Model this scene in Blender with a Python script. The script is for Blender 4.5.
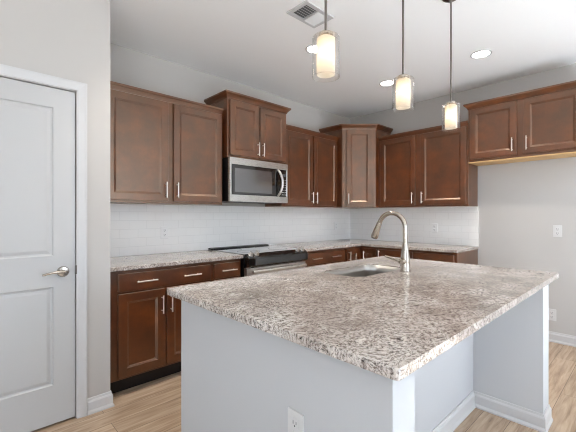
import bpy, bmesh, math, random
from mathutils import Vector, Matrix
random.seed(7)
S = bpy.context.scene
for o in list(bpy.data.objects): bpy.data.objects.remove(o)
R = math.radians
PI = math.pi

# ------------------------------------------------------------------ camera
cam_data = bpy.data.cameras.new('camera')
cam = bpy.data.objects.new('camera', cam_data); S.collection.objects.link(cam)
cam.location = (-4.344, -3.1977, 1.2715)
cam.rotation_euler = (R(90), 0, R(46.463 - 90))
cam_data.sensor_width = 36
cam_data.lens = 348.52 / 576 * 36
cam_data.shift_y = -0.8 / 576
cam_data.clip_start = 0.05
S.camera = cam

# ------------------------------------------------------------------ world, daylight, exposure
world = bpy.data.worlds.new('world'); S.world = world; world.use_nodes = True
SKY, LOWER_FILL, LAMP, PEND, SUN, SPOT = 5.4, 5.0, 22.0, 0.8, 60.0, 90.0
wn = world.node_tree; bg = wn.nodes['Background']           # sky; bright lower half added to throw light up at the ceiling
tcw = wn.nodes.new('ShaderNodeTexCoord'); sxw = wn.nodes.new('ShaderNodeSeparateXYZ'); mrw = wn.nodes.new('ShaderNodeMapRange')
mxw = wn.nodes.new('ShaderNodeMix'); mxw.data_type = 'RGBA'
wn.links.new(tcw.outputs['Generated'], sxw.inputs[0]); wn.links.new(sxw.outputs['Z'], mrw.inputs['Value'])
mrw.inputs['From Min'].default_value = -0.02; mrw.inputs['From Max'].default_value = 0.02
wn.links.new(mrw.outputs['Result'], mxw.inputs[0])
mxw.inputs[6].default_value = (0.98*LOWER_FILL, 0.95*LOWER_FILL, 0.90*LOWER_FILL, 1)
mxw.inputs[7].default_value = (0.72*SKY, 0.88*SKY, 1.08*SKY, 1)
wn.links.new(mxw.outputs[2], bg.inputs['Color']); bg.inputs['Strength'].default_value = 1.0
sd = bpy.data.lights.new('sun', 'SUN'); sd.energy = SUN; sd.angle = R(0.6); sd.color = (0.83, 0.97, 1.13)
sun = bpy.data.objects.new('sun', sd); S.collection.objects.link(sun)
sun.rotation_euler = Vector((0.10, 1.0, -0.80)).to_track_quat('-Z', 'Y').to_euler()    # added sun; its bounce off the unseen floor lifts the ceiling
S.view_settings.view_transform = 'Standard'
S.view_settings.look = 'None'
S.view_settings.gamma = 1
S.view_settings.use_curve_mapping = False
S.view_settings.exposure = 0.03
S.cycles.use_denoising = True
S.cycles.filter_width = 1.05
S.cycles.max_bounces = 12
S.cycles.diffuse_bounces = 8
S.cycles.transparent_max_bounces = 16
S.cycles.caustics_reflective = False
S.cycles.caustics_refractive = False

REAR, LEFT, CEIL = -6.5, -8.6, 2.743          # room limits
ADDED_REAR_WIN = [(-7.9, -5.9, 0.05, 2.4), (-3.2, -0.8, 0.3, 2.4)]  # windows in the unseen walls, invented to bring in daylight
ADDED_LEFT_WIN = [(-6.0, -3.9, 0.5, 2.35)]
def portal(name, loc, rot, w, h):
    d = bpy.data.lights.new(name, 'AREA'); d.shape = 'RECTANGLE'; d.size = w; d.size_y = h
    d.cycles.is_portal = True
    o = bpy.data.objects.new(name, d); S.collection.objects.link(o); o.location = loc; o.rotation_euler = rot
for x0, x1, z0, z1 in ADDED_REAR_WIN:
    portal('daylight', ((x0+x1)/2, REAR-0.02, (z0+z1)/2), (R(90), 0, 0), x1-x0, z1-z0)
for y0, y1, z0, z1 in ADDED_LEFT_WIN:
    portal('daylight', (LEFT-0.02, (y0+y1)/2, (z0+z1)/2), (R(90), 0, R(-90)), y1-y0, z1-z0)

# ------------------------------------------------------------------ materials
def lin(c):
    c = c/255
    return c/12.92 if c <= 0.04045 else ((c+0.055)/1.055)**2.4
def rgb(r, g, b): return (lin(r), lin(g), lin(b), 1)
def base_mat(name, col=(0.8, 0.8, 0.8, 1), rough=0.5, metal=0.0, spec=0.5, coat=0.0):
    m = bpy.data.materials.new(name); m.use_nodes = True
    b = m.node_tree.nodes['Principled BSDF']
    b.inputs['Base Color'].default_value = col
    b.inputs['Roughness'].default_value = rough
    b.inputs['Metallic'].default_value = metal
    b.inputs['Specular IOR Level'].default_value = spec
    b.inputs['Coat Weight'].default_value = coat
    return m, m.node_tree, b
def nd(nt, t, **kw):
    n = nt.nodes.new(t)
    for k, v in kw.items():
        if k in n.inputs: n.inputs[k].default_value = v
        else: setattr(n, k, v)
    return n
def coords(nt, scale=(1, 1, 1), rot=(0, 0, 0)):
    tc = nt.nodes.new('ShaderNodeTexCoord'); mp = nt.nodes.new('ShaderNodeMapping')
    mp.inputs['Scale'].default_value = scale; mp.inputs['Rotation'].default_value = rot
    nt.links.new(tc.outputs['Object'], mp.inputs['Vector']); return mp.outputs['Vector']
def ramp(nt, fac, stops):
    r = nt.nodes.new('ShaderNodeValToRGB'); e = r.color_ramp.elements
    while len(e) < len(stops): e.new(0.5)
    for el, (p, c) in zip(e, stops): el.position = p; el.color = c
    nt.links.new(fac, r.inputs['Fac']); return r.outputs['Color']
def mixc(nt, fac, a, b, mode='MIX'):
    m = nt.nodes.new('ShaderNodeMix'); m.data_type = 'RGBA'; m.blend_type = mode
    for sock, v in ((m.inputs['Factor'], fac), (m.inputs['A'], a), (m.inputs['B'], b)):
        pass
    def put(i, v):
        if isinstance(v, bpy.types.NodeSocket): nt.links.new(v, m.inputs[i])
        else: m.inputs[i].default_value = v
    put(0, fac); put(6, a); put(7, b)
    return m.outputs[2]
def bump(nt, b, h, strength, dist):
    n = nt.nodes.new('ShaderNodeBump'); n.inputs['Strength'].default_value = strength; n.inputs['Distance'].default_value = dist
    nt.links.new(h, n.inputs['Height']); nt.links.new(n.outputs['Normal'], b.inputs['Normal'])

def wall_mat(name, col):
    m, nt, b = base_mat(name, col, 0.75, spec=0.25)
    n = nd(nt, 'ShaderNodeTexNoise', Scale=120.0, Detail=3.0); nt.links.new(coords(nt), n.inputs['Vector'])
    bump(nt, b, n.outputs['Fac'], 0.06, 0.002); return m
M = {}
M['wall'] = wall_mat('wall_paint', rgb(186, 183, 180))
M['ceiling'] = wall_mat('ceiling_paint', rgb(242, 241, 240))
M['carpet'] = wall_mat('pale_carpet', rgb(214, 213, 210))
M['trim'] = base_mat('white_trim_paint', rgb(197, 197, 198), 0.35)[0]
M['door'] = base_mat('door_paint', rgb(186, 186, 186), 0.35)[0]  # trim paint darkened to offset the strong light falling on the door
M['island'] = wall_mat('island_paint', rgb(190, 191, 193))
M['plate'] = base_mat('outlet_plastic', rgb(206, 205, 204), 0.4)[0]
M['slot'] = base_mat('dark_slot', rgb(60, 60, 62), 0.6)[0]
M['duct'] = base_mat('duct_grey', rgb(96, 96, 97), 0.7)[0]
M['black'] = base_mat('black_plastic', rgb(16, 16, 17), 0.35)[0]
M['glassblack'] = base_mat('black_glass', rgb(9, 9, 10), 0.06, spec=1.0)[0]
M['ceran'] = base_mat('cooktop_glass', rgb(12, 12, 13), 0.05, spec=1.0, coat=1.0)[0]
M['ceran'].node_tree.nodes['Principled BSDF'].inputs['Coat IOR'].default_value = 2.2
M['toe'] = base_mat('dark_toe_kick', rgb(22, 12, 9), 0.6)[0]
M['paleply'] = base_mat('pale_plywood', rgb(196, 160, 112), 0.55)[0]

def steel(name, col, rough, sc=(4, 4, 300)):
    m, nt, b = base_mat(name, col, rough, metal=1.0)
    n = nd(nt, 'ShaderNodeTexNoise', Scale=3.0, Detail=2.0); nt.links.new(coords(nt, sc), n.inputs['Vector'])
    mr = nd(nt, 'ShaderNodeMapRange'); mr.inputs['To Min'].default_value = rough*0.75; mr.inputs['To Max'].default_value = rough*1.35
    nt.links.new(n.outputs['Fac'], mr.inputs['Value']); nt.links.new(mr.outputs['Result'], b.inputs['Roughness']); return m
M['steel'] = steel('brushed_stainless', rgb(205, 203, 200), 0.28)
M['nickel'] = steel('satin_nickel', rgb(188, 179, 167), 0.22)
M['basin'] = steel('basin_stainless', rgb(188, 185, 181), 0.30)
M['handle'] = steel('satin_handle', rgb(225, 218, 210), 0.30)
M['rod'] = steel('rod_nickel', rgb(122, 115, 109), 0.3)

def wood_mat(name, c0, c1, c2, rough=0.32):
    m, nt, b = base_mat(name, rough=rough, spec=1.0, coat=1.0)
    b.inputs['Coat IOR'].default_value = 1.50
    b.inputs['Specular Tint'].default_value = (1.0, 0.80, 0.60, 1)
    b.inputs['Coat Tint'].default_value = (1.0, 0.93, 0.82, 1)
    b.inputs['Coat Roughness'].default_value = 0.36
    v = coords(nt)
    big = nd(nt, 'ShaderNodeTexNoise', Scale=7.0, Detail=6.0, Roughness=0.62); nt.links.new(v, big.inputs['Vector'])
    gv = coords(nt, (28, 28, 1.6))
    gr = nd(nt, 'ShaderNodeTexNoise', Scale=5.0, Detail=5.0, Roughness=0.6); nt.links.new(gv, gr.inputs['Vector'])
    cA = ramp(nt, big.outputs['Fac'], [(0.30, c0), (0.52, c1), (0.75, c2)])
    g = ramp(nt, gr.outputs['Fac'], [(0.30, (0.74, 0.72, 0.70, 1)), (0.65, (1, 1, 1, 1))])
    nt.links.new(mixc(nt, 0.55, cA, g, 'MULTIPLY'), b.inputs['Base Color'])
    bump(nt, b, gr.outputs['Fac'], 0.05, 0.001)
    return m
M['wood'] = wood_mat('cherry_stained_wood', rgb(58, 24, 5), rgb(84, 39, 9), rgb(110, 56, 15))

def granite():
    m, nt, b = base_mat('granite', rough=0.12, spec=0.5)
    v = coords(nt)
    warp = nd(nt, 'ShaderNodeTexNoise', Scale=7.0, Detail=3.0); nt.links.new(v, warp.inputs['Vector'])
    add = nt.nodes.new('ShaderNodeMixRGB'); add.blend_type = 'ADD'; add.inputs['Fac'].default_value = 0.12
    nt.links.new(v, add.inputs['Color1']); nt.links.new(warp.outputs['Color'], add.inputs['Color2'])
    st = nt.nodes.new('ShaderNodeMapping'); st.inputs['Scale'].default_value = (1.0, 1.25, 1.15); st.inputs['Rotation'].default_value = (0, 0, R(28))
    nt.links.new(add.outputs['Color'], st.inputs['Vector'])
    w = st.outputs['Vector']
    def noise(sc, det, ro=0.6):
        n = nd(nt, 'ShaderNodeTexNoise', Scale=sc, Detail=det, Roughness=ro); nt.links.new(w, n.inputs['Vector']); return n.outputs['Fac']
    base = ramp(nt, noise(4.2, 6, 0.65), [(0.34, rgb(158, 147, 140)), (0.50, rgb(198, 188, 180)), (0.64, rgb(222, 215, 208))])
    mid = ramp(nt, noise(64, 7, 0.85), [(0.47, (0, 0, 0, 1)), (0.57, (1, 1, 1, 1))])
    c = mixc(nt, mid, base, rgb(122, 109, 102))
    patch = ramp(nt, noise(3.4, 5, 0.6), [(0.42, (0, 0, 0, 1)), (0.60, (1, 1, 1, 1))])
    fl = ramp(nt, noise(95, 6, 0.8), [(0.54, (0, 0, 0, 1)), (0.60, (1, 1, 1, 1))])
    pm = nt.nodes.new('ShaderNodeMath'); pm.operation = 'MULTIPLY_ADD'; pm.inputs[1].default_value = 0.80; pm.inputs[2].default_value = 0.24
    nt.links.new(patch, pm.inputs[0])
    fm = nt.nodes.new('ShaderNodeMath'); fm.operation = 'MULTIPLY'; nt.links.new(pm.outputs[0], fm.inputs[0]); nt.links.new(fl, fm.inputs[1])
    c = mixc(nt, fm.outputs[0], c, rgb(44, 39, 38))
    wh = ramp(nt, noise(58, 6, 0.8), [(0.57, (0, 0, 0, 1)), (0.68, (1, 1, 1, 1))])
    c = mixc(nt, wh, c, rgb(218, 213, 207))
    sp = ramp(nt, noise(30, 5, 0.7), [(0.665, (0, 0, 0, 1)), (0.69, (1, 1, 1, 1))])
    c = mixc(nt, sp, c, rgb(26, 24, 24))
    nt.links.new(c, b.inputs['Base Color'])
    return m
M['granite'] = granite()

def tile():
    m, nt, b = base_mat('subway_tile', rough=0.18, spec=0.5)
    tc = nt.nodes.new('ShaderNodeTexCoord'); sx = nt.nodes.new('ShaderNodeSeparateXYZ'); cx = nt.nodes.new('ShaderNodeCombineXYZ')
    ad = nt.nodes.new('ShaderNodeMath'); ad.operation = 'ADD'
    nt.links.new(tc.outputs['Object'], sx.inputs[0])
    nt.links.new(sx.outputs['X'], ad.inputs[0]); nt.links.new(sx.outputs['Y'], ad.inputs[1])
    nt.links.new(ad.outputs[0], cx.inputs['X']); nt.links.new(sx.outputs['Z'], cx.inputs['Y'])
    br = nd(nt, 'ShaderNodeTexBrick'); br.offset = 0.5
    for k, v in {'Color1': rgb(246, 245, 243), 'Color2': rgb(244, 243, 241), 'Mortar': rgb(232, 231, 229), 'Scale': 1.0, 'Mortar Size': 0.0016, 'Mortar Smooth': 0.1, 'Brick Width': 0.1545, 'Row Height': 0.0775}.items():
        br.inputs[k].default_value = v
    nt.links.new(cx.outputs[0], br.inputs['Vector']); nt.links.new(br.outputs['Color'], b.inputs['Base Color'])
    inv = nt.nodes.new('ShaderNodeMath'); inv.operation = 'SUBTRACT'; inv.inputs[0].default_value = 1.0
    nt.links.new(br.outputs['Fac'], inv.inputs[1]); bump(nt, b, inv.outputs[0], 0.15, 0.001)
    return m
M['tile'] = tile()

def planks():
    m, nt, b = base_mat('plank_floor', rough=0.38, spec=0.4)
    v = coords(nt)
    br = nd(nt, 'ShaderNodeTexBrick'); br.offset = 0.37; br.offset_frequency = 2
    for k, val in {'Color1': (0.25, 0.25, 0.25, 1), 'Color2': (0.9, 0.9, 0.9, 1), 'Mortar': (0, 0, 0, 1), 'Scale': 1.0, 'Mortar Size': 0.0016, 'Mortar Smooth': 0.1, 'Bias': 0.0, 'Brick Width': 1.22, 'Row Height': 0.152}.items():
        br.inputs[k].default_value = val
    nt.links.new(v, br.inputs['Vector'])
    gv = nt.nodes.new('ShaderNodeMapping'); gv.inputs['Scale'].default_value = (1.2, 16, 1)
    off = nt.nodes.new('ShaderNodeVectorMath'); off.operation = 'MULTIPLY_ADD'; off.inputs[1].default_value = (7, 3, 0)
    nt.links.new(br.outputs['Color'], off.inputs[0]); nt.links.new(v, off.inputs[2]); nt.links.new(off.outputs[0], gv.inputs['Vector'])
    g = nd(nt, 'ShaderNodeTexNoise', Scale=2.2, Detail=6.0, Roughness=0.62, Distortion=0.6); nt.links.new(gv.outputs[0], g.inputs['Vector'])
    col = ramp(nt, g.outputs['Fac'], [(0.28, rgb(136, 112, 91)), (0.48, rgb(176, 153, 130)), (0.70, rgb(200, 180, 158))])
    tint = ramp(nt, br.outputs['Color'], [(0.2, (0.80, 0.79, 0.78, 1)), (0.9, (1.0, 1.0, 1.0, 1))])
    c = mixc(nt, 1.0, col, tint, 'MULTIPLY')
    c = mixc(nt, br.outputs['Fac'], c, rgb(104, 86, 72))
    nt.links.new(c, b.inputs['Base Color'])
    bump(nt, b, g.outputs['Fac'], 0.06, 0.002)
    return m
M['floor'] = planks()

def clear_glass(name, edge=0.12, tint=(1, 1, 1, 1)):
    m = bpy.data.materials.new(name); m.use_nodes = True; nt = m.node_tree; nt.nodes.clear()
    out = nt.nodes.new('ShaderNodeOutputMaterial'); mx = nt.nodes.new('ShaderNodeMixShader')
    tr = nt.nodes.new('ShaderNodeBsdfTransparent'); tr.inputs['Color'].default_value = tint
    gl = nt.nodes.new('ShaderNodeBsdfGlossy'); gl.inputs['Roughness'].default_value = 0.03
    lw = nt.nodes.new('ShaderNodeLayerWeight'); lw.inputs['Blend'].default_value = 0.5
    pw_ = nt.nodes.new('ShaderNodeMath'); pw_.operation = 'POWER'; pw_.inputs[1].default_value = 3.0
    nt.links.new(lw.outputs['Facing'], pw_.inputs[0])
    ma = nt.nodes.new('ShaderNodeMath'); ma.operation = 'MULTIPLY_ADD'; ma.inputs[1].default_value = edge*2.5; ma.inputs[2].default_value = 0.04
    nt.links.new(pw_.outputs[0], ma.inputs[0]); nt.links.new(ma.outputs[0], mx.inputs['Fac']); nt.links.new(tr.outputs[0], mx.inputs[1]); nt.links.new(gl.outputs[0], mx.inputs[2])
    nt.links.new(mx.outputs[0], out.inputs['Surface']); return m
M['windowglass'] = clear_glass('window_glass', 0.10)
M['shadeglass'] = clear_glass('shade_glass', 0.36, (0.97, 0.96, 0.95, 1))
def frosted():
    m = bpy.data.materials.new('frosted_glass'); m.use_nodes = True; nt = m.node_tree; nt.nodes.clear()
    out = nt.nodes.new('ShaderNodeOutputMaterial'); mx = nt.nodes.new('ShaderNodeMixShader'); mx.inputs['Fac'].default_value = 0.75
    df = nt.nodes.new('ShaderNodeBsdfDiffuse'); df.inputs['Color'].default_value = (0.92, 0.88, 0.82, 1)
    tl = nt.nodes.new('ShaderNodeBsdfTranslucent'); tl.inputs['Color'].default_value = (0.95, 0.90, 0.82, 1)
    nt.links.new(df.outputs[0], mx.inputs[1]); nt.links.new(tl.outputs[0], mx.inputs[2]); nt.links.new(mx.outputs[0], out.inputs['Surface']); return m
M['frosted'] = frosted()
def emit(name, col, s):
    m, nt, b = base_mat(name, (0.8, 0.8, 0.8, 1), 0.5)
    b.inputs['Emission Color'].default_value = col; b.inputs['Emission Strength'].default_value = s; return m
M['bulb'] = emit('bulb_glow', (1, 0.85, 0.62, 1), 6)
M['lens'] = emit('downlight_glow', (1, 0.96, 0.90, 1), LAMP)

# ------------------------------------------------------------------ mesh helpers
class MB:
    def __init__(s): s.bm = bmesh.new()
    def box(s, x0, x1, y0, y1, z0, z1):
        v = [s.bm.verts.new(p) for p in ((x0,y0,z0),(x1,y0,z0),(x1,y1,z0),(x0,y1,z0),(x0,y0,z1),(x1,y0,z1),(x1,y1,z1),(x0,y1,z1))]
        for f in ((0,3,2,1),(4,5,6,7),(0,1,5,4),(1,2,6,5),(2,3,7,6),(3,0,4,7)): s.bm.faces.new([v[i] for i in f])
        return s
    def prism(s, pts, z0, z1):
        a = [s.bm.verts.new((x, y, z0)) for x, y in pts]; b = [s.bm.verts.new((x, y, z1)) for x, y in pts]
        n = len(pts)
        s.bm.faces.new(a[::-1]); s.bm.faces.new(b)
        for i in range(n): s.bm.faces.new([a[i], a[(i+1) % n], b[(i+1) % n], b[i]])
        return s
    def lathe(s, prof, c=(0, 0, 0), axis='Z', n=28, closed=False):
        rings = []
        for r, h in prof:
            ring = []
            for i in range(n):
                a = 2*PI*i/n; p = (r*math.cos(a), r*math.sin(a), h)
                if axis == 'X': p = (p[2], p[0], p[1])
                elif axis == 'Y': p = (p[1], p[2], p[0])
                ring.append(s.bm.verts.new((p[0]+c[0], p[1]+c[1], p[2]+c[2])))
            rings.append(ring)
        k = len(rings)
        for j in range(k if closed else k-1):
            A, B = rings[j], rings[(j+1) % k]
            for i in range(n): s.bm.faces.new([A[i], A[(i+1) % n], B[(i+1) % n], B[i]])
        if not closed:
            s.bm.faces.new(rings[0][::-1]); s.bm.faces.new(rings[-1])
        return s
    def tube(s, path, rad, n=14):
        P = [Vector(p) for p in path]; rads = rad if isinstance(rad, (list, tuple)) else [rad]*len(P)
        rings = []; up = None
        for i, p in enumerate(P):
            t = (P[min(i+1, len(P)-1)] - P[max(i-1, 0)]).normalized()
            if up is None: up = t.orthogonal().normalized()
            up = (up - t*up.dot(t)).normalized(); sd = t.cross(up)
            rings.append([s.bm.verts.new(p + (up*math.cos(2*PI*k/n) + sd*math.sin(2*PI*k/n))*rads[i]) for k in range(n)])
        for A, B in zip(rings, rings[1:]):
            for i in range(n): s.bm.faces.new([A[i], A[(i+1) % n], B[(i+1) % n], B[i]])
        s.bm.faces.new(rings[0][::-1]); s.bm.faces.new(rings[-1]); return s
    def sweep(s, path, prof):
        """profile (outward, height) swept along a plan path, mitred; outward is to the right of travel"""
        P = [Vector((x, y)) for x, y in path]; rings = []
        for i, p in enumerate(P):
            ns = []
            if i > 0: d = (P[i]-P[i-1]).normalized(); ns.append(Vector((d.y, -d.x)))
            if i < len(P)-1: d = (P[i+1]-P[i]).normalized(); ns.append(Vector((d.y, -d.x)))
            m = ns[0] if len(ns) == 1 else (ns[0]+ns[1]) / (1 + ns[0].dot(ns[1]))
            rings.append([s.bm.verts.new((p.x+m.x*d_, p.y+m.y*d_, z)) for d_, z in prof])
        n = len(prof)
        for A, B in zip(rings, rings[1:]):
            for i in range(n): s.bm.faces.new([A[i], B[i], B[(i+1) % n], A[(i+1) % n]])
        s.bm.faces.new(rings[0]); s.bm.faces.new(rings[-1][::-1]); return s
    def panel(s, x0, x1, z0, z1, yf, t, panels, prof):
        """slab facing -Y with recessed panels"""
        bm = s.bm
        xs = sorted({x0, x1, *[p[0] for p in panels], *[p[1] for p in panels]})
        zs = sorted({z0, z1, *[p[2] for p in panels], *[p[3] for p in panels]})
        cache = {}
        def V(x, y, z):
            k = (round(x, 5), round(y, 5), round(z, 5))
            if k not in cache: cache[k] = bm.verts.new((x, y, z))
            return cache[k]
        for i in range(len(xs)-1):
            for j in range(len(zs)-1):
                cx, cz = (xs[i]+xs[i+1])/2, (zs[j]+zs[j+1])/2
                if any(p[0] < cx < p[1] and p[2] < cz < p[3] for p in panels): continue
                bm.faces.new([V(xs[i], yf, zs[j]), V(xs[i+1], yf, zs[j]), V(xs[i+1], yf, zs[j+1]), V(xs[i], yf, zs[j+1])])
        for (a, b, c, d) in panels:
            # outer loop keeps the grid vertices so that the mesh stays closed
            loop = [V(a, yf, c), V(b, yf, c), V(b, yf, d), V(a, yf, d)]
            for ins, dep in prof[1:]:
                nl = [bm.verts.new(q) for q in ((a+ins, yf+dep, c+ins), (b-ins, yf+dep, c+ins), (b-ins, yf+dep, d-ins), (a+ins, yf+dep, d-ins))]
                for k in range(4): bm.faces.new([loop[k], loop[(k+1) % 4], nl[(k+1) % 4], nl[k]])
                loop = nl
            bm.faces.new(loop)
        yb = yf+t
        bv = [bm.verts.new(q) for q in ((x0, yb, z0), (x1, yb, z0), (x1, yb, z1), (x0, yb, z1))]
        bm.faces.new(bv[::-1])
        bot = [V(x, yf, z0) for x in xs]; top = [V(x, yf, z1) for x in xs]
        lef = [V(x0, yf, z) for z in zs]; rig = [V(x1, yf, z) for z in zs]
        bm.faces.new([bv[0], bv[1]] + bot[::-1]); bm.faces.new([bv[2], bv[3]] + top)
        bm.faces.new([bv[3], bv[0]] + lef); bm.faces.new([bv[1], bv[2]] + rig[::-1])
        return s
    def xf(s, m):
        bmesh.ops.transform(s.bm, matrix=m, verts=s.bm.verts); return s
    def build(s, name, mat, parent=None, bevel=0, smooth=False, seg=1, origin=None):
        bmesh.ops.recalc_face_normals(s.bm, faces=s.bm.faces)
        if origin is not None: bmesh.ops.translate(s.bm, verts=s.bm.verts, vec=-Vector(origin))
        me = bpy.data.meshes.new(name); s.bm.to_mesh(me); s.bm.free()
        me.materials.append(mat)
        o = bpy.data.objects.new(name, me); S.collection.objects.link(o)
        if origin is not None: o.location = origin
        if parent: o.parent = parent
        if smooth:
            for p in me.polygons: p.use_smooth = True
            e = o.modifiers.new('split', 'EDGE_SPLIT'); e.split_angle = R(40)
        if bevel:
            bv = o.modifiers.new('bevel', 'BEVEL'); bv.width = bevel; bv.segments = seg; bv.limit_method = 'ANGLE'; bv.angle_limit = R(40)
        return o
def tag(o, label=None, cat=None, group=None, kind=None):
    for k, v in (('label', label), ('category', cat), ('group', group), ('kind', kind)):
        if v: o[k] = v
    return o
def thing(name, label, cat, loc=(0, 0, 0), rz=0, group=None):
    o = bpy.data.objects.new(name, None); S.collection.objects.link(o); o.empty_display_size = 0.1
    o.location = loc; o.rotation_euler = (0, 0, rz)
    return tag(o, label, cat, group)
def struct(o): o['kind'] = 'structure'; return o
def copy_tree(o, parent=None):
    c = o.copy(); S.collection.objects.link(c)
    if parent: c.parent = parent
    for ch in list(o.children): copy_tree(ch, c)
    return c

# ------------------------------------------------------------------ room shell
BOUNCE_CARPET = -4.0
struct(MB().box(LEFT-0.2, 0.15, BOUNCE_CARPET, 0.15, -0.1, 0).build('floor', M['floor']))
struct(MB().box(LEFT-0.2, 0.15, REAR-0.2, BOUNCE_CARPET, -0.1, 0).build('floor', M['carpet']))  # unseen pale carpet, added to bounce neutral light into the kitchen
struct(MB().box(LEFT-0.2, 0.15, REAR-0.2, 0.15, CEIL, CEIL+0.12).build('ceiling', M['ceiling']))
struct(MB().box(LEFT-0.15, 0.15, 0, 0.15, 0, CEIL).build('wall_back', M['wall']))
struct(MB().box(0, 0.15, REAR-0.15, 0, 0, CEIL).build('wall_right', M['wall']))
def holed(mb, a0, a1, wins, f):
    """wall strip from a0 to a1 with rectangular openings"""
    xs = sorted([a0, a1] + [w[0] for w in wins] + [w[1] for w in wins])
    for i in range(len(xs)-1):
        m = (xs[i]+xs[i+1])/2; w = [w for w in wins if w[0] < m < w[1]]
        if not w: f(mb, xs[i], xs[i+1], 0, CEIL)
        else:
            if w[0][2] > 0: f(mb, xs[i], xs[i+1], 0, w[0][2])
            f(mb, xs[i], xs[i+1], w[0][3], CEIL)
    return mb
struct(holed(MB(), LEFT-0.15, 0, ADDED_REAR_WIN, lambda m, a, b, c, d: m.box(a, b, REAR-0.15, REAR, c, d)).build('wall_rear', M['wall']))
struct(holed(MB(), REAR, -0.8, ADDED_LEFT_WIN, lambda m, a, b, c, d: m.box(LEFT-0.15, LEFT, a, b, c, d)).build('wall_left', M['wall']))
n = 0
for k, wins in enumerate((ADDED_REAR_WIN, ADDED_LEFT_WIN)):
    for a0, a1, z0, z1 in wins:
        n += 1; f = MB(); g = MB(); am = (a0+a1)/2
        B = (lambda mb, p0, p1, q0, q1, dd: mb.box(p0, p1, REAR-0.1-dd, REAR-0.1+dd, q0, q1)) if k == 0 else (lambda mb, p0, p1, q0, q1, dd: mb.box(LEFT-0.1-dd, LEFT-0.1+dd, p0, p1, q0, q1))
        t = 0.05
        B(f, a0, a1, z0, z0+t, .03); B(f, a0, a1, z1-t, z1, .03)
        for a in (a0, am-t/2, a1-t): B(f, a, a+t, z0+t, z1-t, .03)
        B(g, a0+t, a1-t, z0+t, z1-t, .004)
        w = struct(f.build('window_%d' % n, M['trim'])); g.build('glass', M['windowglass'], w)

# pantry block: front wall with the door opening, and the return beside the cabinets
PX, PY = -3.603, -0.70
DX0, DX1, DZ = -4.575, -3.803, 2.045
pw = MB()
pw.box(LEFT, DX0, PY, PY+0.115, 0, CEIL); pw.box(DX0, DX1, PY, PY+0.115, DZ, CEIL); pw.box(DX1, PX, PY, PY+0.115, 0, CEIL)
pw.box(PX-0.115, PX, PY+0.115, 0, 0, CEIL)
bmesh.ops.remove_doubles(pw.bm, verts=pw.bm.verts, dist=1e-4)
struct(pw.build('wall_pantry', M['wall']))
# casing
cs = MB()
cprof = [(0.0, 0.0), (0.0, 0.012), (0.010, 0.015), (0.038, 0.018), (0.048, 0.020), (0.055, 0.020), (0.057, 0.0)]
def casing_ring(q):
    d, h = cprof[q]
    i0 = 0.004
    return [(DX0-i0-d, PY-h, 0), (DX0-i0-d, PY-h, DZ+i0+d), (DX1+i0+d, PY-h, DZ+i0+d), (DX1+i0+d, PY-h, 0)]
rings = [[cs.bm.verts.new(p) for p in casing_ring(q)] for q in range(len(cprof))]
for q in range(len(cprof)):
    A, B_ = rings[q], rings[(q+1) % len(cprof)]
    for i in range(3): cs.bm.faces.new([A[i], A[i+1], B_[i+1], B_[i]])
cs.bm.faces.new([r[0] for r in rings]); cs.bm.faces.new([r[3] for r in rings][::-1])
struct(cs.build('trim_1', M['trim']))
# door slab
dm = MB().panel(DX0+0.004, DX1-0.004, 0.012, DZ-0.006, PY+0.004, 0.035,
                [(DX0+0.118, -3.921, 0.244, 0.838), (DX0+0.118, -3.921, 1.026, 1.922)],
                [(0, 0), (0.006, 0.007), (0.014, 0.009), (0.030, 0.004), (0.034, 0.003)])
door = struct(dm.build('door_1', M['door']))
jm = MB().box(DX0+0.001, DX1-0.001, PY+0.045, PY+0.06, 0.003, DZ-0.003)
jm.build('door_stop', M['slot'], door)  # dark sheet across the opening, showing in the gap around the slab
hx, hz = -3.872, 0.926
lv = MB()
lv.lathe([(0.033, 0.004), (0.033, -0.002), (0.028, -0.010), (0.012, -0.012), (0.011, -0.040), (0.006, -0.046)], (hx, PY, hz), 'Y')
lv.tube([(hx, PY-0.038, hz), (hx-0.02, PY-0.046, hz+0.003), (hx-0.05, PY-0.05, hz+0.006), (hx-0.085, PY-0.05, hz+0.001), (hx-0.112, PY-0.048, hz-0.006)], [0.010, 0.009, 0.0075, 0.0065, 0.006])
tag(lv.build('lever_handle', M['nickel'], door, smooth=True), 'satin nickel lever handle')
tag(MB().box(DX1-0.005, DX1+0.005, PY-0.009, PY+0.003, hz-0.022, hz+0.032).build('strike_plate', M['rod'], door), 'small dark latch strike')

bb = [(0, 0), (0.020, 0), (0.020, 0.010), (0.013, 0.024), (0.013, 0.074), (0.010, 0.082), (0.007, 0.086), (0.005, 0.100), (0, 0.100)]
struct(MB().sweep([(DX1+0.062, PY), (PX, PY), (PX, -0.656)], bb).build('baseboard_pantry', M['trim']))
struct(MB().sweep([(0, -1.815), (0, REAR)], bb).build('baseboard_right', M['trim']))

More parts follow.
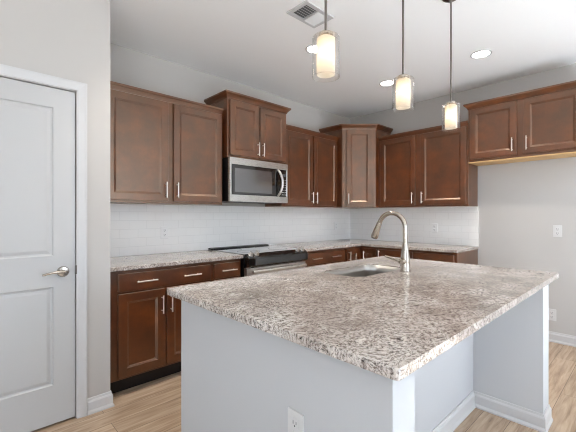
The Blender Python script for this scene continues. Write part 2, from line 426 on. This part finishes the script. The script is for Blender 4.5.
# ------------------------------------------------------------------ cabinet builders (local: x along the wall, front faces -y)
def handle(name_parent, x, z, y, vertical=True, L=0.135):
    h = MB(); r = 0.0058; st = 0.032
    if vertical:
        h.tube([(x, y-st, z-L/2), (x, y-st, z+L/2)], r, 12)
        for q in (-1, 1): h.tube([(x, y+0.001, z+q*L*0.36), (x, y-st, z+q*L*0.36)], 0.0045, 8)
    else:
        h.tube([(x-L/2, y-st, z), (x+L/2, y-st, z)], r, 12)
        for q in (-1, 1): h.tube([(x+q*L*0.36, y+0.001, z), (x+q*L*0.36, y-st, z)], 0.0045, 8)
    return h.build('handle', M['handle'], name_parent, smooth=True)
SHAKER = [(0, 0), (0.003, 0.004), (0.010, 0.005), (0.013, 0.009)]
def door_part(parent, x0, x1, z0, z1, yf, hx=None, hz=None, rail=0.058, L=0.135):
    d = MB().panel(x0, x1, z0, z1, yf-0.021, 0.0205, [(x0+rail, x1-rail, z0+rail, z1-rail)], SHAKER).build('door', M['wood'], parent, bevel=0.002)
    if hx is not None: handle(d, hx, hz, yf-0.021, True, L)
    return d
def drawer_part(parent, x0, x1, z0, z1, yf, hxs=(), L=0.150):
    d = MB().box(x0, x1, yf-0.021, yf-0.0005, z0, z1).build('drawer', M['wood'], parent, bevel=0.004, seg=2)
    for hx in hxs: handle(d, hx, (z0+z1)/2, yf-0.021, False, L)
    return d
CROWN = [(0, 0), (0.006, 0), (0.009, 0.012), (0.022, 0.030), (0.034, 0.040), (0.040, 0.046), (0.040, 0.062), (0, 0.062)]
SMALLCROWN = [(0, 0), (0.006, 0), (0.008, 0.010), (0.019, 0.030), (0.026, 0.036), (0.026, 0.053), (0, 0.053)]
def shift(prof, z): return [(a, b+z) for a, b in prof]

# left of the microwave
LU = thing('wall_cabinet', 'brown two-door wall cabinet beside the white wall, left of the microwave', 'cabinet', (-3.597, 0, 1.372))
W = 1.122
MB().box(0, W, -0.305, -0.012, 0, 0.905).build('cabinet_body', M['wood'], LU, bevel=0.0015)
MB().sweep([(0, -0.3052), (W-0.004, -0.3052)], shift(SMALLCROWN, 0.874)).build('crown_molding', M['wood'], LU)
door_part(LU, 0.077, 0.568, 0.020, 0.868, -0.305, 0.542, 0.115)
door_part(LU, 0.618, 1.106, 0.020, 0.868, -0.305, 0.645, 0.115)
# over the microwave
MU = thing('wall_cabinet', 'short raised brown wall cabinet with crown directly above the microwave', 'cabinet', (-2.468, 0, 1.831))
W = 0.772
MB().box(0, W, -0.381, -0.012, 0, 0.615).build('cabinet_body', M['wood'], MU, bevel=0.0015)
MB().sweep([(0, -0.012), (0, -0.3812), (W, -0.3812), (W, -0.012)], shift(CROWN, 0.562)).build('crown_molding', M['wood'], MU)
door_part(MU, 0.022, 0.377, 0.022, 0.552, -0.381, 0.352, 0.110)
door_part(MU, 0.391, 0.748, 0.022, 0.552, -0.381, 0.416, 0.110)
# between microwave and corner
NU = thing('wall_cabinet', 'brown two-door wall cabinet between the microwave and the corner cabinet', 'cabinet', (-1.692, 0, 1.372))
W = 0.998
MB().box(0, W, -0.305, -0.012, 0, 0.905).build('cabinet_body', M['wood'], NU, bevel=0.0015)
MB().sweep([(0, -0.3052), (W-0.002, -0.3052)], shift(SMALLCROWN, 0.874)).build('crown_molding', M['wood'], NU)
door_part(NU, 0.040, 0.498, 0.020, 0.868, -0.305, 0.472, 0.110)
door_part(NU, 0.522, 0.972, 0.020, 0.868, -0.305, 0.548, 0.110)
# diagonal corner
CU = thing('corner_wall_cabinet', 'tall diagonal brown wall cabinet with one narrow door in the corner', 'cabinet', (0, 0, 1.372))
q, dp = 0.690, 0.381
MB().prism([(-0.012, -0.012), (-q, -0.012), (-q, -dp), (-dp, -q), (-0.012, -q)], 0, 1.062).build('cabinet_body', M['wood'], CU, bevel=0.0015)
MB().sweep([(-q, -0.012), (-q, -dp), (-dp, -q), (-0.012, -q)], shift(CROWN, 1.022)).build('crown_molding', M['wood'], CU)
mid = Vector((-(q+dp)/2, -(q+dp)/2, 0)); hw = (q-dp)*math.sqrt(2)/2
mat45 = Matrix.Translation(mid) @ Matrix.Rotation(R(-45), 4, 'Z')
cd = MB().panel(-hw+0.052, hw-0.052, 0.018, 1.012, -0.0205, 0.020, [(-hw+0.11, hw-0.11, 0.076, 0.954)], SHAKER).xf(mat45).build('door', M['wood'], CU, bevel=0.002)
hm = MB(); hxx = -hw+0.078
hm.tube([(hxx, -0.052, 0.045), (hxx, -0.052, 0.180)], 0.0058, 12)
for zz in (0.064, 0.161): hm.tube([(hxx, -0.0195, zz), (hxx, -0.052, zz)], 0.0045, 8)
hm.xf(mat45).build('handle', M['handle'], cd, smooth=True)
# right wall
RU = thing('wall_cabinet', 'brown two-door wall cabinet on the right wall above the end of the counter', 'cabinet', (0, -0.692, 1.372), R(-90))
W = 1.106
MB().box(0, W, -0.305, -0.012, 0, 0.905).build('cabinet_body', M['wood'], RU, bevel=0.0015)
MB().sweep([(0.002, -0.3052), (W, -0.3052)], shift(SMALLCROWN, 0.874)).build('crown_molding', M['wood'], RU)
door_part(RU, 0.033, 0.507, 0.020, 0.868, -0.305, 0.478, 0.110)
door_part(RU, 0.570, 1.088, 0.020, 0.868, -0.305, 0.598, 0.110)
# over the refrigerator space
FU = thing('wall_cabinet', 'short high brown two-door cabinet above the empty fridge space at the right', 'cabinet', (0, -1.800, 1.835), R(-90))
W = 0.985
MB().box(0, W, -0.305, -0.012, 0.012, 0.622).build('cabinet_body', M['wood'], FU, bevel=0.0015)
tag(MB().box(0.001, W-0.001, -0.304, -0.012, 0, 0.0118).build('bottom_panel', M['paleply'], FU), 'pale unstained plywood underside')
MB().sweep([(0, -0.012), (0, -0.3052), (W, -0.3052), (W, -0.012)], shift(CROWN, 0.578)).build('crown_molding', M['wood'], FU)
door_part(FU, 0.023, 0.454, 0.040, 0.572, -0.305, 0.420, 0.140)
door_part(FU, 0.509, 0.962, 0.040, 0.572, -0.305, 0.540, 0.140)

# base cabinets
CT = 0.884
def base_body(t, W, x0=0.0):
    MB().box(x0, W, -0.610, -0.012, 0.112, CT-0.0005).build('cabinet_body', M['wood'], t, bevel=0.0015)
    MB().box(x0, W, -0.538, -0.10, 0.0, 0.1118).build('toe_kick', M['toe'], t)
B1 = thing('base_cabinet', 'brown base cabinet with one wide two-handle drawer, next to the white wall', 'cabinet', (-3.600, 0, 0))
base_body(B1, 0.815)
drawer_part(B1, 0.070, 0.804, 0.732, 0.857, -0.610, (0.262, 0.622))
door_part(B1, 0.070, 0.406, 0.132, 0.716, -0.610, 0.380, 0.602)
door_part(B1, 0.422, 0.800, 0.132, 0.716, -0.610, 0.450, 0.602)
B2 = thing('base_cabinet', 'narrow brown base cabinet with one short drawer, touching the range on its left', 'cabinet', (-2.784, 0, 0))
base_body(B2, 0.306)
drawer_part(B2, 0.020, 0.286, 0.732, 0.857, -0.610, (0.158,))
door_part(B2, 0.020, 0.286, 0.132, 0.716, -0.610, 0.250, 0.602)
B3 = thing('base_cabinet', 'brown base cabinet with a wide drawer, just right of the range', 'cabinet', (-1.692, 0, 0))
base_body(B3, 0.752)
drawer_part(B3, 0.024, 0.730, 0.732, 0.857, -0.610, (0.210, 0.545))
door_part(B3, 0.024, 0.370, 0.132, 0.716, -0.610, 0.343, 0.602)
door_part(B3, 0.384, 0.730, 0.132, 0.716, -0.610, 0.411, 0.602)
B4 = thing('corner_base_cabinet', 'brown corner base cabinet with tall doors on both sides of the inner corner', 'cabinet', (0, 0, 0))
e = 0.939
MB().prism([(-0.012, -0.012), (-e, -0.012), (-e, -0.610), (-0.610, -0.610), (-0.610, -e+0.07), (-0.012, -e+0.07)], 0.112, CT-0.0005).build('cabinet_body', M['wood'], B4, bevel=0.0015)
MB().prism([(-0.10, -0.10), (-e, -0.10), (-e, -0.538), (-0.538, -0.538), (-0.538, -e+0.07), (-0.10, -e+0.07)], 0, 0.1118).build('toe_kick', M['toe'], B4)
door_part(B4, -0.920, -0.660, 0.132, 0.857, -0.610, -0.885, 0.775, L=0.110)
cdr = MB().panel(0.660, 0.852, 0.132, 0.857, -0.631, 0.0205, [(0.715, 0.797, 0.19, 0.799)], SHAKER).xf(Matrix.Rotation(R(-90), 4, 'Z')).build('door', M['wood'], B4, bevel=0.002)
hm = MB().tube([(0.690, -0.663, 0.715), (0.690, -0.663, 0.825)], 0.0058, 12)
for zz in (0.732, 0.808): hm.tube([(0.690, -0.630, zz), (0.690, -0.663, zz)], 0.0045, 8)
hm.xf(Matrix.Rotation(R(-90), 4, 'Z')).build('handle', M['handle'], cdr, smooth=True)
B5 = thing('base_cabinet', 'brown base cabinet on the right wall with tall doors, bare side towards fridge space', 'cabinet', (0, -0.870, 0), R(-90))
base_body(B5, 0.929)
door_part(B5, 0.012, 0.450, 0.132, 0.857, -0.610, 0.030, 0.790, L=0.110)
door_part(B5, 0.464, 0.900, 0.132, 0.857, -0.610, 0.490, 0.650, L=0.110)

# ------------------------------------------------------------------ worktops and backsplash
tag(MB().box(PX+0.001, -2.474, -0.648, -0.001, CT, 0.914).build('countertop', M['granite'], bevel=0.003, seg=2, origin=(PX, -0.648, CT)),
    'speckled granite worktop left of the range, up against the white wall', 'countertop')
tag(MB().prism([(-1.696, -0.001), (-1.696, -0.648), (-0.648, -0.648), (-0.648, -1.805), (-0.001, -1.805), (-0.001, -0.001)], CT, 0.914).build('countertop', M['granite'], bevel=0.003, seg=2, origin=(-0.001, -0.001, CT)),
    'speckled granite worktop turning the corner to the right of the range', 'countertop')
tag(MB().box(PX+0.001, -0.0115, -0.0110, -0.0008, 0.9145, 1.3715).build('tile_backsplash', M['tile'], origin=(-0.001, -0.011, 0.9145)),
    'white subway tile backsplash along the range wall behind the cooktop', 'backsplash')
tag(MB().box(-0.0110, -0.0008, -1.803, -0.0008, 0.9145, 1.3715).build('tile_backsplash', M['tile'], origin=(-0.011, -0.001, 0.9145)),
    'white subway tile backsplash on the right wall, ending at the fridge space', 'backsplash')

# ------------------------------------------------------------------ range
RG = thing('range', 'slide-in electric range with black glass top between the base cabinets', 'stove', (-2.083, 0, 0))
hw = 0.379
MB().box(-hw, hw, -0.640, -0.02, 0.06, 0.900).build('range_body', M['black'], RG, bevel=0.002)
for sx in (-1, 1):
    for yy in (-0.58, -0.08): MB().lathe([(0.016, 0), (0.02, 0.006), (0.014, 0.06)], (sx*0.34, yy, 0), n=12).build('foot', M['black'], RG)
MB().box(-hw, hw, -0.655, -0.020, 0.900, 0.919).build('cooktop', M['ceran'], RG, bevel=0.004, seg=2)
for bx, by, br in ((-0.19, -0.20, 0.085), (0.19, -0.20, 0.085), (-0.19, -0.46, 0.11), (0.19, -0.46, 0.10)):
    MB().lathe([(br, 0.9190), (br, 0.9194), (br-0.004, 0.9194), (br-0.004, 0.9190)], (bx, by, 0), closed=True, n=40).build('burner_ring', M['slot'], RG)
vt = MB()
for (ya, za), in ():
    pass
vp = [(-0.095, 0.9192), (-0.088, 0.930), (-0.030, 0.934), (-0.022, 0.928), (-0.022, 0.9192)]
A = [vt.bm.verts.new((-hw, y, z)) for y, z in vp]; B_ = [vt.bm.verts.new((hw, y, z)) for y, z in vp]
vt.bm.faces.new(A); vt.bm.faces.new(B_[::-1])
for i in range(5): vt.bm.faces.new([A[i], A[(i+1) % 5], B_[(i+1) % 5], B_[i]])
vt.build('rear_vent', M['black'], RG)
cp = MB()
vp = [(-0.6405, 0.800), (-0.705, 0.806), (-0.716, 0.820), (-0.714, 0.880), (-0.706, 0.892), (-0.664, 0.919), (-0.656, 0.9205), (-0.6555, 0.800)]
A = [cp.bm.verts.new((-hw, y, z)) for y, z in vp]; B_ = [cp.bm.verts.new((hw, y, z)) for y, z in vp]
cp.bm.faces.new(A); cp.bm.faces.new(B_[::-1])
for i in range(8): cp.bm.faces.new([A[i], A[(i+1) % 6], B_[(i+1) % 6], B_[i]])
cpo = cp.build('control_panel', M['glassblack'], RG)
nrm = Vector((0, -0.541, 0.841)).normalized()
for kx in (-0.335, -0.265, 0.265, 0.335):
    c = Vector((kx, -0.678, 0.910)); rot = nrm.to_track_quat('Z', 'Y').to_matrix().to_4x4()
    k = MB().lathe([(0.023, -0.001), (0.023, 0.005), (0.019, 0.008), (0.017, 0.028), (0.014, 0.031)], n=24)
    k.box(-0.004, 0.004, -0.017, 0.017, 0.028, 0.038)
    k.xf(Matrix.Translation(c) @ rot).build('knob', M['steel'], cpo, smooth=True)
od = MB().panel(-hw, hw, 0.250, 0.793, -0.685, 0.044, [(-0.27, 0.27, 0.36, 0.66)], [(0, 0), (0.003, 0.003)]).build('oven_door', M['steel'], RG, bevel=0.003)
MB().box(-0.266, 0.266, -0.6835, -0.680, 0.364, 0.656).build('oven_window', M['glassblack'], od)
oh = MB().tube([(-0.34, -0.728, 0.760), (0.34, -0.728, 0.760)], 0.015, 16)
for sx in (-0.31, 0.31): oh.tube([(sx, -0.684, 0.760), (sx, -0.728, 0.760)], 0.008, 10)
oh.build('handle', M['steel'], od, smooth=True)
MB().box(-hw, hw, -0.682, -0.641, 0.075, 0.240).build('warming_drawer', M['steel'], RG, bevel=0.003)

# ------------------------------------------------------------------ microwave
MW = thing('microwave', 'stainless over-the-range microwave with black glass door, hung under the short cabinet', 'microwave', (-2.082, 0, 1.404))
hw, H = 0.379, 0.4245
MB().box(-hw, hw, -0.385, -0.013, 0.004, H).build('microwave_body', M['black'], MW, bevel=0.002)
mdr = MB().panel(-hw, hw, 0, H, -0.415, 0.0295, [(-hw+0.018, hw-0.018, 0.064, H-0.062)], [(0, 0), (0.002, 0.002)]).build('front_frame', M['steel'], MW, bevel=0.003)
gls = MB().box(-hw+0.021, hw-0.021, -0.4165, -0.4132, 0.067, H-0.065).build('door_glass', M['glassblack'], MW, bevel=0.001)
for r_ in range(7):
    for c_ in range(3): MB().box(0.291+c_*0.021, 0.303+c_*0.021, -0.4175, -0.4166, 0.085+r_*0.026, 0.091+r_*0.026).build('key', M['plate'], MW)
MB().box(0.288, 0.348, -0.4175, -0.4166, 0.285, 0.315).build('display', M['slot'], MW)
mwin = MB().box(-0.325, 0.150, -0.4172, -0.4166, 0.092, H-0.100).build('window_mesh', base_mat('door_window', rgb(132, 132, 134), 0.14, metal=0.85)[0], MW)  # grey metal sheet standing in for the bright reflection on the glass
hp = []
for i in range(13):
    u = i/12; hp.append((0.228 + 0.026*math.sin(PI*u), -0.418 - 0.050*math.sin(PI*u)**0.6, 0.072 + u*(H-0.144)))
MB().tube(hp, [0.010]+[0.013]*11+[0.010], 14).build('handle', M['steel'], MW, smooth=True)
MB().box(-0.30, 0.30, -0.36, -0.10, 0.0, 0.0038).build('grease_filter', M['slot'], MW)

# ------------------------------------------------------------------ outlets
M['tileplate'] = base_mat('bright_outlet_plastic', rgb(238, 237, 236), 0.4)[0]  # outlet plastic lightened to offset the shade under the wall cabinets
def outlet(label, loc, rz, group=None, mat=None):
    mat = mat or M['plate']
    t = thing('electrical_outlet', label, 'outlet', loc, rz, group)
    MB().box(-0.036, 0.036, -0.006, -0.0002, -0.058, 0.058).build('cover_plate', mat, t, bevel=0.003, seg=2)
    for zc in (-0.021, 0.021):
        r = MB().box(-0.017, 0.017, -0.0085, -0.0061, zc-0.016, zc+0.016).build('receptacle', mat, t, bevel=0.002)
        sl = MB(); sl.box(-0.008, -0.0055, -0.0090, -0.0086, zc-0.004, zc+0.008); sl.box(0.0055, 0.008, -0.0090, -0.0086, zc-0.003, zc+0.007)
        sl.lathe([(0.0028, -0.0090), (0.0028, -0.0086)], (0, 0, zc-0.009), 'Y', 10)
        sl.build('slots', M['slot'], r)
    return t
outlet('white outlet on the tile backsplash left of the cooktop', (-2.925, -0.0112, 1.108), 0, mat=M['tileplate'])
outlet('white outlet on the range wall tiles, close to the corner', (-0.36, -0.0112, 1.118), 0, mat=M['tileplate'])
outlet('white outlet on the right wall tiles, right of the faucet', (-0.0112, -1.300, 1.112), R(-90), mat=M['tileplate'])
outlet('white outlet on the bare wall of the fridge space, at counter height', (-0.0002, -2.530, 1.112), R(-90))
outlet('low white outlet on the bare wall, just past the island end panel', (-0.0002, -2.484, 0.270), R(-90))

# ------------------------------------------------------------------ island
IL = thing('kitchen_island', 'white painted island base with open knee space at its seating side', 'island', (-2.62, -2.18, 0))
def isl(mb, name, mat, **k):
    mb.xf(Matrix.Translation((2.62, 2.18, 0))); return mb.build(name, mat, IL, **k)
LX0, LX1, RX0, RX1, FY, BY, RY = -3.552, -3.435, -1.840, -1.690, -2.745, -1.610, -2.362
isl(MB().box(LX0, LX1, FY, BY, 0, CT-0.0005), 'left_panel', M['island'])
isl(MB().box(RX0, RX1, FY, BY, 0, CT-0.0005), 'right_panel', M['island'])
isl(MB().box(LX1, RX0, RY, RY+0.02, 0, CT-0.0005), 'knee_panel', M['island'])
cf = MB(); cf.box(LX1, RX0, BY-0.03, BY-0.01, 0.112, CT-0.0005); cf.box(LX1, RX0, BY-0.09, BY-0.075, 0, 0.111); cf.box(LX1, RX0, RY+0.02, BY-0.03, 0.112, 0.13)
isl(cf, 'cabinet_front', M['wood'])
isl(MB().sweep([(LX0, BY), (LX0, FY), (LX1, FY), (LX1, RY), (RX0, RY), (RX0, FY), (RX1, FY), (RX1, BY)], bb), 'baseboard', M['trim'])

# island worktop with the sink cut-out
def rrect(x0, x1, y0, y1, r, n=8):
    pts = []
    for cx, cy, a0 in ((x1-r, y1-r, 0), (x0+r, y1-r, 90), (x0+r, y0+r, 180), (x1-r, y0+r, 270)):
        for i in range(n+1):
            a = R(a0+90*i/n); pts.append((cx+r*math.cos(a), cy+r*math.sin(a)))
    return pts
SX0, SX1, SY0, SY1 = -2.685, -2.115, -2.035, -1.735
WX0, WX1, WY0, WY1 = -3.602, -1.628, -2.788, -1.554
tb = bmesh.new()
def ring_edges(bm, pts, z):
    vs = [bm.verts.new((x, y, z)) for x, y in pts]
    return vs, [bm.edges.new((vs[i], vs[(i+1) % len(vs)])) for i in range(len(vs))]
_, e1 = ring_edges(tb, rrect(WX0, WX1, WY0, WY1, 0.012, 3), CT)
_, e2 = ring_edges(tb, rrect(SX0, SX1, SY0, SY1, 0.085), CT)
bmesh.ops.triangle_fill(tb, edges=e1+e2, use_beauty=True)
ex = bmesh.ops.extrude_face_region(tb, geom=list(tb.faces))
bmesh.ops.translate(tb, verts=[v for v in ex['geom'] if isinstance(v, bmesh.types.BMVert)], vec=(0, 0, 0.030))
mb = MB(); mb.bm.free(); mb.bm = tb
tag(mb.build('island_countertop', M['granite'], bevel=0.003, seg=2, origin=(WX0, WY0, CT)),
    'large speckled granite slab on the white island, with a sink cut-out', 'countertop')

# sink basin hung below the cut-out
sk = MB()
secs = [(-0.0008, CT+0.023, 0.085), (-0.0012, CT-0.02, 0.085), (-0.004, CT-0.17, 0.08), (-0.030, CT-0.20, 0.06), (-0.10, CT-0.205, 0.03)]
rr = []
for ofs, z, r_ in secs:
    rr.append([sk.bm.verts.new((x, y, z)) for x, y in rrect(SX0-ofs, SX1+ofs, SY0-ofs, SY1+ofs, r_)])
for A, B_ in zip(rr, rr[1:]):
    for i in range(len(A)): sk.bm.faces.new([A[i], A[(i+1) % len(A)], B_[(i+1) % len(A)], B_[i]])
sk.bm.faces.new(rr[-1])
SK = thing('sink', 'undermount stainless steel sink set into the island granite', 'sink', ((SX0+SX1)/2, (SY0+SY1)/2, CT-0.207))
bs = sk.xf(Matrix.Translation((-(SX0+SX1)/2, -(SY0+SY1)/2, -(CT-0.207)))).build('basin', M['basin'], SK, smooth=True)
so = bs.modifiers.new('thick', 'SOLIDIFY'); so.thickness = 0.0006
MB().lathe([(0.042, 0.0025), (0.040, 0.006), (0.030, 0.004), (0.028, 0.0028)], n=24).build('drain', M['nickel'], SK, smooth=True)

# faucet
FX, FYY = -2.25, -2.090
FC = thing('faucet', 'tall gooseneck pull-down faucet in brushed nickel beside the island sink', 'faucet', (FX, FYY, 0.914))
MB().lathe([(0.033, 0.0004), (0.033, 0.006), (0.031, 0.010), (0.030, 0.055), (0.029, 0.085), (0.0225, 0.125), (0.0185, 0.170), (0.0175, 0.175)], n=28).build('faucet_body', M['nickel'], FC, smooth=True)
path = [(0, 0, 0.172), (0, 0, 0.270)]
rad, cz = 0.096, 0.276
for i in range(1, 17):
    a = PI - (PI*0.90)*i/16
    path.append((0, rad + rad*math.cos(a), cz + rad*math.sin(a)))
end = Vector(path[-1]); dr = (end-Vector(path[-2])).normalized()
MB().tube(path, 0.0150, 16).build('spout', M['nickel'], FC, smooth=True)
p0 = end
hd = MB().tube([p0-dr*0.002, p0+dr*0.006, p0+dr*0.03, p0+dr*0.100, p0+dr*0.112], [0.0160, 0.0175, 0.0190, 0.0245, 0.0225], 20).build('spray_head', M['nickel'], FC, smooth=True)
tag(MB().tube([p0+dr*0.1115, p0+dr*0.1150], 0.0195, 18).build('nozzle', M['black'], hd), 'black spray nozzle')
lvh = MB().tube([(-0.018, 0, 0.062), (-0.052, 0.004, 0.063)], [0.020, 0.018], 16)
lvh.tube([(-0.048, 0.012, 0.064), (-0.054, 0.045, 0.073), (-0.058, 0.110, 0.090)], [0.0100, 0.0075, 0.0060], 12)
lvh.build('lever', M['nickel'], FC, smooth=True)

outlet('white outlet on the long left side of the island', (LX0-0.0002, -2.404, 0.585), R(-90))

# ------------------------------------------------------------------ ceiling fixtures
def pendant(label, x, y):
    t = thing('pendant_light', label, 'pendant lamp', (x, y, 1.832), 0, None)
    z = lambda v: v-1.832
    MB().lathe([(0.058, z(CEIL)-0.0003), (0.060, z(CEIL)-0.012), (0.050, z(CEIL)-0.022), (0.010, z(CEIL)-0.024)], n=28).build('canopy', M['rod'], t, smooth=True)
    MB().lathe([(0.008, z(CEIL)-0.023), (0.011, z(CEIL)-0.035), (0.011, z(CEIL)-0.045), (0.006, z(CEIL)-0.055)], n=14).build('swivel', M['rod'], t, smooth=True)
    MB().tube([(0, 0, 0.19), (0, 0, z(CEIL)-0.05)], 0.0058, 10).build('rod', M['rod'], t, smooth=True)
    MB().lathe([(0.007, 0.200), (0.022, 0.196), (0.030, 0.190), (0.030, 0.1805), (0.012, 0.178), (0.012, 0.150)], n=24).build('shade_holder', M['nickel'], t, smooth=True)
    g = MB().lathe([(0.057, 0.010), (0.057, 0.171), (0.052, 0.178), (0.028, 0.180), (0.027, 0.1775), (0.051, 0.1755), (0.0545, 0.170), (0.0545, 0.010)], n=36, closed=True)
    g.build('outer_glass_shade', M['shadeglass'], t, smooth=True)
    g = MB().lathe([(0.0375, 0.020), (0.0375, 0.168), (0.030, 0.173), (0.0295, 0.1715), (0.036, 0.167), (0.036, 0.020)], n=36, closed=True)
    g.build('frosted_shade', M['frosted'], t, smooth=True)
    MB().lathe([(0.008, 0.150), (0.012, 0.135), (0.021, 0.105), (0.022, 0.088), (0.015, 0.068), (0.004, 0.062)], n=18).build('bulb', M['bulb'], t, smooth=True)
    d = bpy.data.lights.new('bulb_light', 'POINT'); d.energy = PEND; d.color = (1, 0.84, 0.64); d.shadow_soft_size = 0.012
    o = bpy.data.objects.new('bulb_light', d); S.collection.objects.link(o); o.parent = t; o.location = (0, 0, 0.078)
    return t
pz = [(-3.237, 'glass cylinder pendant lamp at the left of the three, nearest the ceiling vent'),
      (-2.594, 'middle one of the three glass cylinder pendant lamps over the island'),
      (-1.951, 'right-hand glass cylinder pendant lamp, hanging in front of the high cabinets')]
P0 = pendant(pz[0][1], pz[0][0], -2.26)
for x, lab in pz[1:]:
    c = copy_tree(P0); c.location.x = x; c['label'] = lab

def downlight(label, x, y):
    t = thing('recessed_downlight', label, 'ceiling light', (x, y, CEIL))
    MB().lathe([(0.088, -0.0003), (0.088, -0.004), (0.074, -0.007), (0.070, -0.004), (0.070, -0.0003)], n=36, closed=True).build('trim_ring', M['trim'], t, smooth=True)
    MB().lathe([(0.0695, -0.0004), (0.0695, -0.003)], n=36).build('lens', M['lens'], t)
    d = bpy.data.lights.new('downlight_beam', 'SPOT'); d.energy = SPOT; d.color = (1, 0.91, 0.80); d.shadow_soft_size = 0.06
    d.spot_size = R(104); d.spot_blend = 1.0; d.specular_factor = 0.1
    o = bpy.data.objects.new('downlight_beam', d); S.collection.objects.link(o); o.parent = t; o.location = (0, 0, -0.012)
    return t
D0 = downlight('round recessed ceiling light half hidden behind the left pendant lamp', -2.045, -1.130)
for x, y, lab in ((-0.873, -1.15, 'round recessed ceiling light just left of the middle pendant lamp'), (-0.875, -2.105, 'round recessed ceiling light standing alone above the high right cabinets')):
    c = copy_tree(D0); c.location = (x, y, CEIL); c['label'] = lab

for x, y, lab in ((-3.30, -1.114, 'round recessed ceiling light in front of the tall left wall cabinet'), (-2.70, -3.75, 'round recessed ceiling light over the seating side of the island')):  # extra downlights out of view, added to brighten the kitchen
    c = copy_tree(D0); c.location = (x, y, CEIL); c['label'] = lab

VT = thing('ceiling_vent', 'white rectangular louvred air vent in the ceiling', 'vent', (-2.465, -1.460, CEIL))
fr = MB()
for a in ((-0.148, 0.148, -0.100, -0.070), (-0.148, 0.148, 0.070, 0.100), (-0.148, -0.118, -0.070, 0.070), (0.118, 0.148, -0.070, 0.070), (-0.005, 0.005, -0.07, 0.07)):
    fr.box(a[0], a[1], a[2], a[3], -0.010, -0.0003)
fr.build('vent_frame', M['trim'], VT)
MB().box(-0.118, 0.118, -0.070, 0.070, -0.0018, -0.0004).build('duct_opening', M['duct'], VT)
for side in (-1, 1):
    for i in range(6):
        s_ = MB().box(-0.055, 0.055, -0.0125, 0.0125, -0.0006, 0.0006)
        s_.xf(Matrix.Translation((side*0.0615, -0.0585+i*0.0234, -0.0105)) @ Matrix.Rotation(R(-38*side), 4, 'X'))
        s_.build('louver', M['plate'], VT)
